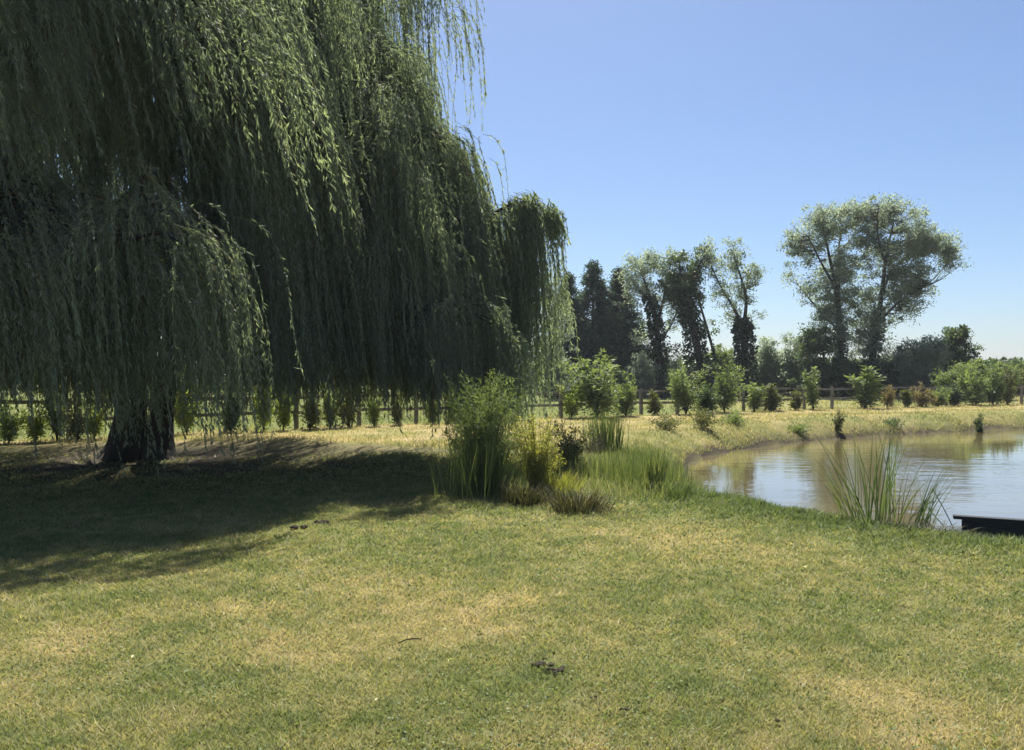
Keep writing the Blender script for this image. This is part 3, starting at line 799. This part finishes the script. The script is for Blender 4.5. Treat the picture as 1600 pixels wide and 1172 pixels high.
# ------------------------------------------------------------------ young trees along the fence
def shoots(rng, h, w, ns, nleaf, leaf, f0=.15, bushy=.12, r0=.02, tintm=.45):
    sb, lb = MB(), MB()
    K = 8
    t = np.linspace(0, 1, K)
    for i in range(ns):
        a = rng.random() * 2 * PI; lead = i == 0
        hh = h * (1 if lead else .35 + .62 * rng.random()); R = w * .5 * (.12 if lead else .25 + .9 * rng.random())
        z0 = 0 if ns < 2 or rng.random() < .4 or lead else h * .25 * rng.random()
        P = np.stack([np.cos(a) * R * t ** 1.25, np.sin(a) * R * t ** 1.25, z0 + (hh - z0) * t], -1)
        P += np.cumsum(rng.normal(0, .012 * h, (K, 3)), 0) * t[:, None] * .5
        tubes(sb, P[None], np.linspace(r0 * (1 if lead else .6), .003, K)[None], 5)
        n = int(nleaf / ns * (1.4 if lead else 1))
        u = f0 + (1 - f0) * np.clip((rng.integers(0, 9, n) + .5) / 9 + rng.normal(0, .05, n), 0, 1); fk = u * (K - 1); k0 = np.minimum(fk.astype(int), K - 2); ft = (fk - k0)[:, None]
        q = P[k0] * (1 - ft) + P[k0 + 1] * ft
        rad = bushy * w * (1.25 - .95 * u)[:, None]
        off = rng.normal(0, 1, (n, 3)) * rad * [1, 1, .8]
        D = off / (rad + 1e-6) * .5 + rng.normal(0, .5, (n, 3)) + [0, 0, .35]
        leaves(lb, q + off, D, leaf[0] * (.6 + .8 * rng.random(n)), leaf[1] * (.6 + .8 * rng.random(n)), rng, np.clip(rng.normal(tintm, .08) + rng.normal(0, .17, n), 0, 1))
    return sb, lb


GROUP_S = 'young hedge trees planted along the fence'
proto = {}
for k, (h, w, ns, nl, mt) in {'tall': (2.3, 1.3, 14, 2850, 'mid'), 'slim': (1.7, .6, 8, 1235, 'mid'), 'bushy': (1.5, 1.2, 15, 2470, 'mid'),
                              'bright': (1.5, 1.0, 12, 1900, 'bright'), 'pale': (1.4, .8, 10, 1330, 'olive'), 'dry': (1.1, 1.2, 12, 1235, 'pink'), 'small': (.7, .5, 5, 627, 'olive'), 'darkb': (1.3, 1.0, 13, 2470, 'dark')}.items():
    for var in range(3):
        rng = np.random.default_rng(80 + len(proto))
        s, l = shoots(rng, h, w, ns, int(nl * .8), (.125, .05), .18, .10, .03)
        proto[(k, var)] = (s, l, h, w, mt, [None, None])
# px, top row, width px, kind, label, offset towards the viewer
SAP = [
    (14, 636, 40, 'bushy', 'half-lit bushy sapling at the left picture edge behind the willow'),
    (56, 638, 40, 'bright', 'low sunlit bushy sapling left of the thick fence post, far left'),
    (90, 584, 24, 'slim', 'tall thin sapling rising into the willow strands at the far left'),
    (122, 632, 30, 'pale', 'forked sapling between the far-left post and the willow trunk'),
    (147, 630, 26, 'bright', 'sapling close on the left of the willow trunk'),
    (292, 585, 34, 'bright', 'sunlit sapling close on the right of the willow trunk'),
    (360, 606, 36, 'darkb', 'dark round sapling beside the fence post right of the willow trunk'),
    (412, 590, 26, 'bright', 'brightest yellow-green sapling with upright plumes behind the willow'),
    (443, 596, 36, 'bright', 'sunlit sapling with a thick dark foot behind the willow'),
    (484, 606, 36, 'pale', 'dull grey-green sapling right of the dark-footed sunlit one'),
    (517, 600, 30, 'bushy', 'sapling under trailing willow strands, third right of the bright plumes'),
    (546, 592, 32, 'pale', 'grey sapling behind the willow, at the left end of the dry tan strip'),
    (585, 612, 28, 'bushy', 'blue-green low sapling above the dry tan strip'),
    (622, 614, 26, 'pale', 'small leafy sapling with a dark stem above the dry tan strip'),
    (676, 618, 28, 'bushy', 'upright sapling left of the dark pond-side bush'),
    (712, 630, 30, 'darkb', 'dark stubby sapling just behind the pond-side bush'),
    (893, 606, 34, 'bright', 'yellow-green sapling left of the tallest fence-side sapling'),
    (932, 556, 74, 'tall', 'tallest fence-side sapling with pale shoots before the conifers'),
    (978, 590, 50, 'bushy', 'wide sapling with a dark foot right of the tallest one'),
    (1023, 614, 24, 'small', 'small lone sapling standing before the upright ivy-clad tree'),
    (1072, 572, 60, 'tall', 'broad pale sapling below the leaning ivy-clad tree'),
    (1104, 604, 36, 'darkb', 'dark low sapling squeezed between two broad ones'),
    (1132, 572, 56, 'tall', 'broad green-topped sapling left of the forked ivy-clad tree'),
    (1178, 602, 26, 'slim', 'thin brown-footed sapling under the forked ivy-clad tree'),
    (1206, 604, 38, 'pale', 'thin yellowish sapling with see-through leaves left of the bare posts'),
    (1243, 614, 22, 'small', 'tiny pale sapling between the bare fence posts'),
    (1271, 580, 22, 'slim', 'slim pale sapling in front of a fence post near the big tree'),
    (1352, 578, 36, 'slim', 'tall pale sapling in front of the dark round bush'),
    (1386, 606, 28, 'dry', 'dry sapling with a dark round foot right of the tall pale one'),
    (1418, 612, 18, 'small', 'thin dark-stemmed small sapling below the grey-green tree'),
    (1440, 602, 42, 'dry', 'pinkish dry sapling below the grey-green tree'),
    (1466, 606, 36, 'bushy', 'grey-green sapling right of the pinkish dry one'),
    (1492, 604, 30, 'darkb', 'dark leafy sapling under the tiered tree'),
    (1525, 580, 52, 'bushy', 'broad dark-stemmed sapling under the olive bush'),
    (1552, 588, 30, 'darkb', 'dark upright sapling left of the jagged bush'),
    (1574, 584, 26, 'pale', 'last sapling before the yellow-green bush'),
]
for i, (px, top, wpx, kind, label) in enumerate(SAP):
    # distance where the ray meets the planting line 0.75 m in front of the fence
    ds = np.linspace(12, 60, 2000); xx = (px - 800) / FOC * ds
    d = ds[np.argmin(np.abs(ds - (fence_y(xx) - .75)))]
    p = W(px, top, d); gz = float(terrain(p[0], d))
    s, l, h, w, mt, cache = proto[(kind, i % 3)]
    root = empty('sapling', (p[0], d, gz), label, 'sapling', GROUP_S)
    if cache[0] is None:
        cache[0] = s.build('stem', M['bark'], root, smooth=True); cache[1] = l.build('crown', M[mt], root)
    else:
        for q in cache:
            c_ = q.copy(); col.objects.link(c_); c_.parent = root
    sc = (p[2] - gz) / h * 1.1; sw = wpx * d / FOC / w * (1.05 if 860 < px < 1200 or px > 1420 else 1.1)
    sw *= .9 + .4 * RNG.random()
    root.scale = (sw, sw, sc); root.rotation_euler = (RNG.normal(0, .06), RNG.normal(0, .06), RNG.random() * 6.28)


# ------------------------------------------------------------------ pond-side plants
def plant(name, label, cat, px, py, h, w, ns, nl, leaf, mat, seed, group=None, bushy=.12, f0=.1, z=None, r0=.012, stem='bark'):
    g = G(px, py, z if z is not None else 0.)
    gz = max(float(terrain(g[0], g[1])), WATER - .1)
    s, l = shoots(np.random.default_rng(seed), h, w, ns, nl, leaf, f0, bushy, r0)
    root = empty(name, (g[0], g[1], gz - .02), label, cat, group)
    s.build('stem', M[stem], root, smooth=True); l.build('foliage', M[mat], root)
    return root


def reeds(name, label, cat, px, py, n, h, w, bw, seed, mat='reed', lean=(.05, .35), dirx=None, z=0., group=None, tint=(.45, .18), droop=1., heads=0, K=6):
    rng = np.random.default_rng(seed)
    g = G(px, py, z); gz = float(terrain(g[0], g[1])); gz = max(gz, WATER - .15)
    bb = MB()
    B = np.stack([rng.normal(0, w * .22, n), rng.normal(0, w * .22, n), np.full(n, -.03)], -1)
    head = np.arctan2(B[:, 1], B[:, 0]) + rng.normal(0, .9, n)
    if dirx is not None: head = dirx + rng.normal(0, .5, n)
    ln = lean[0] + (lean[1] - lean[0]) * rng.random(n)
    H = h * (.45 + .6 * rng.random(n) ** .7)
    blades(bb, B, head, ln, H, bw * (.7 + .6 * rng.random(n)), rng, np.clip(rng.normal(*tint, n), 0, 1), K, droop)
    if heads:
        hb = MB()
        hh = h * (.8 + .25 * rng.random(heads)); a = rng.random(heads) * 6.28; l_ = .1 + .2 * rng.random(heads)
        P = np.stack([np.stack([np.cos(a) * l_ * hh * t, np.sin(a) * l_ * hh * t, hh * t], -1) for t in np.linspace(0, 1, 5)], 1)
        root = empty(name, (g[0], g[1], gz), label, cat, group)
        tubes(bb, P, np.full((heads, 5), .004), 4, .6)
        bb.build('blades', M[mat], root)
        Q = np.stack([P[:, -1] * (1 - t) + (P[:, -1] * 1.13) * t for t in np.linspace(-.3, .8, 4)], 1)
        tubes(hb, Q, np.array([[.004, .011, .011, .004]] * heads), 6)
        hb.build('seed_heads', M['soil'], root, smooth=True)
        return root
    o = bb.build(name, M[mat]); o.location = (g[0], g[1], gz)
    return tag(o, label, cat, group)


plant('shrub', 'dark narrow-leaved bush under the willow edge at the pond end', 'bush', 757, 768, 1.8, 1.2, 90, 20000, (.08, .012), 'mid', 101, bushy=.055, f0=.03, stem='willow_twig', r0=.008)
reeds('sedge_tussock', 'dark shaggy skirt of sedge at the foot of the pond-side bush', 'tussock', 752, 772, 560, 1.0, 1.25, .007, 102, 'reed', (.1, .5), tint=(.42, .24))
plant('weed', 'tall yellow-green weeds right of the dark pond-side bush', 'weeds', 838, 772, 1.2, .78, 120, 12000, (.038, .014), 'yellow', 103, bushy=.03, f0=.1, r0=.005, stem='willow_twig')
reeds('weed_clump', 'low yellow-green weeds at the feet of the tall ones, between the two tussocks', 'weeds', 868, 772, 420, .42, .6, .012, 104, 'yellow', (.2, .7), tint=(.22, .2))
plant('shrub', 'olive rounded bush behind the yellow-green weeds', 'bush', 885, 738, .85, 1.0, 26, 3200, (.06, .02), 'olive', 105, bushy=.10, f0=.05, r0=.008)
plant('dead_bush', 'leafless grey-brown brush left of the tall reed tuft', 'bush', 922, 716, .65, .8, 60, 260, (.05, .01), 'dead', 106, bushy=.05, f0=.2, r0=.006, stem='dead' if False else 'bark_pale')
reeds('sedge_tussock', 'left of the two dark tussocks beside the lawn, below the yellow weeds', 'tussock', 822, 786, 420, .36, .55, .010, 107, 'sedge', (.3, .95), tint=(.22, .2))
reeds('sedge_tussock', 'right larger dark tussock with straw-coloured dead blades beside the lawn', 'tussock', 902, 797, 520, .38, .65, .009, 108, 'sedge', (.3, 1.0), tint=(.24, .3))
reeds('sedge_tussock', 'greyish dead grass clump trailing right of the larger tussock', 'tussock', 952, 802, 160, .14, .8, .007, 109, 'sedge', (.4, 1.1), tint=(.5, .25))
reeds('reed_clump', 'tall dark-green reed tuft standing before the far dry bank', 'reeds', 947, 712, 260, 1.05, .75, .016, 110, 'reed', (.02, .22), tint=(.4, .2))
for k, (px, py, n, h, w, lab) in enumerate([
        (905, 748, 130, .42, .9, 'reeds behind the larger tussock, first from the left at the pond end'),
        (950, 755, 150, .48, .9, 'reeds below the tall dark-green tuft at the pond end'),
        (992, 768, 160, .5, .8, 'lush green reeds in the middle of the pond-end reed bed'),
        (1022, 772, 170, .68, .35, 'tallest dark upright reeds near the open water at the pond end'),
        (1050, 768, 110, .5, .6, 'thin pale reeds standing out in the shallow water'),
        (985, 735, 140, .45, 1.0, 'back row reeds along the pond-end shore')]):
    reeds('reed_clump', lab, 'reeds', px, py, n, h, w, .013, 120 + k, 'reed', (.02, .3), group='reed bed at the pond end', tint=(.6, .24))
reeds('reed_clump', 'low dark water plant at the left tip of the pond', 'reeds', 1062, 784, 160, .22, .45, .012, 127, 'reed', (.2, .8), tint=(.3, .15))

# cattails by the near bank
reeds('cattail_clump', 'large fan of cattail blades at the near bank before the sky reflection', 'cattails', 1372, 826, 70, 1.28, .7, .013, 130, 'reed', (.03, .6), z=-.05, tint=(.38, .2), K=8)
reeds('cattail_clump', 'cattail blades leaning right, beside the large fan', 'cattails', 1432, 829, 30, 1.0, .25, .013, 131, 'reed', (.25, .8), dirx=.1, z=-.05, tint=(.4, .2), K=8)
reeds('cattail_clump', 'sparse pale cattail blades leaning left of the large fan', 'cattails', 1336, 822, 24, 1.0, .3, .012, 132, 'reed', (.25, .75), dirx=PI - .2, z=-.05, tint=(.6, .2), K=8)
# bent stems
bs = MB()
g = G(1462, 832, -.1)
for (pts) in ([(1452, 762), (1466, 790), (1480, 822)], [(1428, 806), (1446, 790), (1464, 784)], [(1440, 782), (1448, 800), (1456, 815)], [(1437, 795), (1444, 812), (1450, 818)], [(1466, 780), (1474, 776), (1480, 775)]):
    P = polyline([W(a, b, g[1] + .25) - [g[0], g[1] + .25, -.35] for a, b in pts], 6)
    P[:, 1] += RNG.normal(0, .06) + np.linspace(0, RNG.normal(0, .12), 6)
    tubes(bs, P[None], np.full((1, 6), .006), 4, .2)
o = bs.build('broken_reed', M['reed']); o.location = (g[0], g[1] + .25, -.35)
tag(o, 'broken bent reed stems crossing above the water left of the dark board', 'reeds')
reeds('dead_reed_mat', 'dark mat of dead reeds on the water edge left of the dark board', 'reeds', 1462, 838, 380, .22, .75, .012, 133, 'sedge', (.8, 1.8), z=-.02, tint=(.15, .15))

# bank weeds on the far side
FAR = [(1310, 690, .78, .45, 'dark upright weed alone on the far bank below the big tree', 'olive', 9, 420),
       (1530, 680, .82, .36, 'dark upright weed on the far bank near the right picture edge', 'dark', 8, 520),
       (1150, 698, .42, 1.1, 'low dark weed on the far bank below the forked tree', 'mid', 9, 420),
       (1096, 702, .62, 1.3, 'tall wispy weeds on the far bank at the pond corner', 'olive', 14, 520),
       (1040, 706, .5, 1.3, 'wispy weeds where the far bank meets the reed bed', 'olive', 14, 480),
       (1245, 694, .26, 1.3, 'low leafy weed hanging over the far waterline, below the pale bush', 'mid', 9, 380),
       (1395, 683, .24, 1.6, 'low dark weed on the far waterline below the dark round bush', 'dark', 9, 320)]
for k, (px, py, h, w, lab, mt, ns, nl) in enumerate(FAR):
    d = FOC * (CAM_Z - WATER) / (py - HY) + (1.5 if px > 1100 else .6)
    q = np.array([(px - 800) / FOC * d, d])
    plant('weed', lab, 'weeds', px, HY + FOC * CAM_Z / d, h, w, ns, nl * 2, (.085, .026), mt, 140 + k, bushy=.08, f0=.03, r0=.008)


# ------------------------------------------------------------------ dark board at the near bank
def bulkhead():
    A = G(1524, 839); B = G(1658, 849)
    A[1] += .25; B[1] += .25
    d = (B - A)[:2]; a = math.atan2(d[1], d[0]); L = 2.6
    A[2] = -.36
    root = empty('bank_board', A, 'dark timber board with an overhanging cap at the near pond edge', 'bank board')
    root.rotation_euler = (0, 0, a)
    m1 = MB()
    for k in range(3): box_mb(m1, (L / 2, 0, .085 + k * .165), (L, .05, .161))
    m1.build('board', M['darkwood'], root)
    m2 = MB(); box_mb(m2, (L / 2 - .03, .015, .519), (L + .10, .10, .035)); m2.build('cap', M['darkwood'], root)
    for k in range(3):
        m3 = MB(); box_mb(m3, (.06 + k * 1.1, .072, .12), (.09, .09, .75)); m3.build('post', M['darkwood'], root)
    m4 = MB(); box_mb(m4, (.72, -.034, .16), (.05, .012, .09)); m4.build('bracket', M['strip'], root)


bulkhead()


# ------------------------------------------------------------------ small things on the lawn
def clod(name, label, cat, px, py, s, n, seed, group=None, flat=.55, mat='soil'):
    rng = np.random.default_rng(seed)
    g = G(px, py); gz = float(terrain(g[0], g[1]))
    import bmesh
    bm = bmesh.new()
    for i in range(n):
        q = bmesh.ops.create_icosphere(bm, subdivisions=2, radius=1)
        c = np.array([rng.normal(0, s[0] * .5), rng.normal(0, s[1] * .5), .01]); r = (s[0] + s[1]) * .25 * (.5 + .7 * rng.random())
        if n == 1: c *= 0; r = s[0] * .5
        for v in q['verts']:
            f = 1 + .35 * (vnoise(np.array([v.co.x * 2 + i * 3 + 20]), np.array([v.co.y * 2 + v.co.z * 3 + 20]))[0] - .5) + rng.normal(0, .05)
            v.co = Vector((c[0] + v.co.x * r * f * (1 if n > 1 else 1), c[1] + v.co.y * r * f * (s[1] / s[0] if n == 1 else 1), c[2] + v.co.z * r * f * flat))
    me = bpy.data.meshes.new(name); bm.to_mesh(me); bm.free(); me.materials.append(M[mat])
    o = bpy.data.objects.new(name, me); col.objects.link(o); o.location = (g[0], g[1], gz + .014)
    return tag(o, label, cat, group)


clod('dirt_clod', 'left of two black dirt clods at the willow shadow edge', 'dirt clod', 464, 828, (.1, .06), 4, 201)
clod('dirt_clod', 'right of two black dirt clods at the willow shadow edge', 'dirt clod', 500, 818, (.085, .06), 4, 202)
for k, (px, py, sx, lab) in enumerate([(845, 1046, .05, 'left heap of loose dark soil crumbs in the middle foreground lawn'), (876, 1056, .05, 'right heap of loose dark soil crumbs in the middle foreground lawn'),
                                       (925, 1100, .025, 'tiny dark soil crumb below the two soil heaps'), (973, 1118, .022, 'lowest dark soil crumb right of the soil heaps'), (1218, 1135, .028, 'single dark crumb by the tan patch in the lower right lawn')]):
    clod('soil_crumbs', lab, 'soil', px, py, (sx, sx * .7), 9 if k < 2 else 3, 210 + k, flat=.5)
tw = MB(); P = polyline([(0, 0, .02), (.06, .03, .035), (.14, .05, .03)], 6); tubes(tw, P[None], np.full((1, 6), .004), 5)
g = G(622, 1016); o = tw.build('twig', M['bark']); o.location = (g[0], g[1], float(terrain(g[0], g[1])) + .02)
tag(o, 'short dark twig lying on the left centre lawn', 'twig')
FL = [(180, 950, .5), (205, 1038, .4), (700, 1039, .45), (735, 1040, .5), (770, 1082, .4), (830, 854, .4), (917, 958, .4), (860, 1002, .4), (1372, 958, .4), (1515, 1040, .5), (1412, 1030, .45), (585, 1108, .4), (690, 990, .4), (820, 1003, .45), (1255, 885, .5), (560, 852, .4)]
lf = MB()
rng = np.random.default_rng(220)
leaves(lf, np.array([[0, 0, 0.], [.012, .006, .006]]), np.array([[1, .1, .12], [.8, .7, .2]]), np.array([.055, .04]), np.array([.018, .014]), rng, np.array([.9, 1.]))
m_fl = leaf_mat('fallen_leaf', [(0, (.4, .36, .12)), (1, (.62, .58, .30))], .2, 1, .5, .4)
proto_leaf = None
for (px, py, s) in FL:
    if proto_leaf is None: o = proto_leaf = lf.build('fallen_leaf', m_fl)
    else: o = proto_leaf.copy(); col.objects.link(o)
    g = G(px, py); o.location = (g[0], g[1], float(terrain(g[0], g[1])) + .034); o.rotation_euler = (rng.normal(0, .2), rng.normal(0, .2), rng.random() * 6.28); o.scale = (s * 2.1,) * 3
    tag(o, 'pale yellow fallen willow leaf lying on the short lawn', 'leaf', 'fallen leaves on the lawn')


# ------------------------------------------------------------------ grass
def lawn_grass():
    rng = np.random.default_rng(300)
    N = 720000
    # density falling with distance
    dmin, dmax = 3.0, 17.0
    d = dmin * (dmax / dmin) ** (rng.random(N))
    half = d * .66 + 1.3
    x = (rng.random(N) * 2 - 1) * half; y = d
    sd = pond_sd(x, y); soil = soil_and_shade(x, y); dr = dryness(x, y)
    clump = fbm(x, y, 7, 2)
    keep = (sd > .5) & (rng.random(N) > soil * 1.1 - .1) & (rng.random(N) > (.5 - clump) * 2.0) & (rng.random(N) < 1.15 - .35 * dr)
    x, y, d, dr, sd = x[keep], y[keep], d[keep], dr[keep], sd[keep]; n = len(x)
    z = terrain(x, y)
    tall = fbm(x + 3, y, 1.6, 3)
    lush = np.exp(-((sd - .9) / .7) ** 2)
    H = (.012 + .022 * rng.random(n)) * (.6 + .9 * tall) * (1 + .9 * lush) * (1.1 - .35 * dr)
    wd = (.0026 + .0020 * rng.random(n)) * np.maximum(1, d / 4.2)
    H = H * (1 + .03 * d)
    a = rng.random(n) * 2 * PI; lean = (.3 + 1.6 * rng.random(n))
    tip = np.stack([x + np.cos(a) * lean * H, y + np.sin(a) * lean * H, z + H], -1)
    s = rng.random(n) * 2 * PI
    sv = np.stack([np.cos(s), np.sin(s), 0 * s], -1) * wd[:, None]
    b = np.stack([x, y, z - .004], -1)
    v = np.stack([b - sv, b + sv, tip], 1).reshape(-1, 3)
    tint = np.clip(dr * .95 + rng.normal(0, .14, n) + .2 * (rng.random(n) < .1) + (fbm(x + 5, y, 8, 2) - .5) * .6, 0, 1)
    g = MB(); g.add(v, np.arange(n * 3).reshape(n, 3), np.repeat(tint, 3))
    o = g.build('lawn_grass', M['grass'])
    tag(o, 'short mown grass of the lawn, part green and part straw', 'grass', None, 'stuff')


lawn_grass()


def rough_grass(name, label, n, pick, h, wd, tshift, seed, lean=(.2, .9), K=4):
    rng = np.random.default_rng(seed)
    x, y = pick(rng, n)
    sd = pond_sd(x, y)
    k = (sd > .1) & (rng.random(len(x)) < fbm(x, y, 1.1, 3) * 1.9 - .25)
    x, y = x[k], y[k]; n = len(x)
    z = terrain(x, y)
    B = np.stack([x, y, z - .02], -1)
    tall = .45 + 1.1 * fbm(x + 7, y + 2, .8, 3)
    g = MB()
    blades(g, B, rng.random(n) * 6.28, lean[0] + (lean[1] - lean[0]) * rng.random(n), h * tall * (.5 + .8 * rng.random(n)), wd * (.7 + .6 * rng.random(n)) * np.maximum(1, y / 12), rng,
           np.clip(dryness(x, y) + tshift + rng.normal(0, .16, n), 0, 1), K)
    o = g.build(name, M['grass'])
    return tag(o, label, 'grass', None, 'stuff')


def near_bank(rng, n):
    t = rng.random(n); i = rng.integers(0, len(POND), n)
    a = POND[i]; b_ = POND[(i + 1) % len(POND)]
    p = a + (b_ - a) * t[:, None] + rng.normal(0, 1, (n, 2)) * .75
    k = (p[:, 1] < 19) & (p[:, 0] < 14)
    return p[k, 0], p[k, 1]


def left_end(rng, n):
    x = rng.normal(1.7, 1.0, n); y = 13.2 + rng.normal(0, 2.0, n)
    k = (y < 20) & (y > 10.4) & (x > -.3)
    return x[k], y[k]


def far_bank(rng, n):
    y = 18 * (48 / 18) ** rng.random(n); x = (rng.random(n) * 1.85 - .85) * y * .78
    k = (y < fence_y(x) + .6) & (y > 17.5) & (np.hypot((x + 7.5) / 7, (y - 15.8) / 4.2) > 1)
    return x[k], y[k]


def beyond_fence(rng, n):
    y = 20 * (75 / 20) ** rng.random(n); x = (rng.random(n) * 2 - 1) * y * .78
    k = (y > fence_y(x) - .2)
    return x[k], y[k]


rough_grass('bank_grass', 'lush uncut grass along the near pond margin', 150000, near_bank, .13, .006, -.05, 310)
rough_grass('bank_grass', 'rank green grass around the reed bed', 17000, left_end, .24, .007, .06, 311)
rough_grass('rough_grass', 'rough dry grass on the far bank', 190000, far_bank, .10, .007, -.10, 312)
rough_grass('field_grass', 'bright pasture grass beyond the fence', 70000, beyond_fence, .22, .009, .0, 313)

def far_edge(rng, n):
    t = rng.random(n); i = rng.integers(0, len(POND), n)
    a = POND[i]; b_ = POND[(i + 1) % len(POND)]
    p = a + (b_ - a) * t[:, None] + rng.normal(0, 1, (n, 2)) * .9
    k = (p[:, 1] > 17) & (p[:, 0] < 32)
    return p[k, 0], p[k, 1]


rough_grass('bank_grass', 'ragged green grass along the far waterline', 50000, far_edge, .14, .008, .12, 314)


def lawn_clover():
    rng = np.random.default_rng(330)
    n = 34000
    d = 3.0 * (13 / 3.0) ** rng.random(n); x = (rng.random(n) * 2 - 1) * (d * .66 + 1.2)
    k = (fbm(x + 31, d + 11, 1.3, 3) + rng.normal(0, .05, n) > .55) & (pond_sd(x, d) > .7) & (soil_and_shade(x, d) < .4)
    x, d = x[k], d[k]; n = len(x)
    P = np.stack([x, d, terrain(x, d) + .012 + .018 * rng.random(n)], -1)
    a = rng.random(n) * 6.28
    s = (.010 + .010 * rng.random(n)) * np.maximum(1, d / 5)
    g = MB(); leaves(g, P, np.stack([np.cos(a), np.sin(a), rng.normal(.1, .25, n)], -1), s, s * .9, rng, np.clip(rng.normal(.4, .2, n), 0, 1))
    return tag(g.build('lawn_clover', M['mid']), 'small round-leaved clover and weeds in the mown lawn', 'clover', None, 'stuff')


lawn_clover()

# ------------------------------------------------------------------ light, sky, camera
AZ, EL = math.radians(-5), math.radians(60)      # azimuth from +Y (view direction), towards +X
sdir = Vector((math.sin(AZ) * math.cos(EL), math.cos(AZ) * math.cos(EL), math.sin(EL)))
L = bpy.data.lights.new('sun', 'SUN'); L.energy = 5.0; L.angle = math.radians(.53); L.color = (1, .95, .86)
lo = bpy.data.objects.new('sun', L); col.objects.link(lo); lo.rotation_euler = (-sdir).to_track_quat('-Z', 'Y').to_euler(); lo.location = (0, 0, 40)
wd = bpy.data.worlds.new('World'); scene.world = wd; wd.use_nodes = True
nt = wd.node_tree; bg = nt.nodes['Background']
sky = nt.nodes.new('ShaderNodeTexSky'); sky.sky_type = 'NISHITA'; sky.sun_disc = False
sky.sun_elevation = EL; sky.sun_rotation = AZ; sky.air_density = .9; sky.dust_density = 1.0; sky.ozone_density = 6
nt.links.new(sky.outputs[0], bg.inputs[0]); bg.inputs[1].default_value = .05

hz = MB(); box_mb(hz, (0, 425, 7.6), (860, 1010, 22.4))  # thin air volume added to pale the far trees like lens veil
m, nt, out = new_mat('veil_volume')
pv = nt.nodes.new('ShaderNodeVolumePrincipled'); pv.inputs['Density'].default_value = .00032; pv.inputs['Anisotropy'].default_value = .2
pv.inputs['Color'].default_value = (.86, .93, 1, 1)
nt.links.new(pv.outputs[0], out.inputs['Volume'])
tag(hz.build('added_veil', m), 'thin pale air volume added to imitate lens veil over the far trees', 'added_veil', None, 'stuff')

cam = bpy.data.cameras.new('camera'); co = bpy.data.objects.new('camera', cam); col.objects.link(co)
co.location = (0, 0, CAM_Z); co.rotation_euler = (math.radians(90), 0, 0)
cam.sensor_width = 36; cam.lens = FOC / 1600 * 36; cam.clip_end = 3000; cam.clip_start = .05
scene.camera = co
scene.view_settings.view_transform = 'Standard'; scene.view_settings.look = 'None'
scene.view_settings.exposure = 1.47; scene.view_settings.gamma = 1
scene.cycles.max_bounces = 8; scene.cycles.transparent_max_bounces = 4
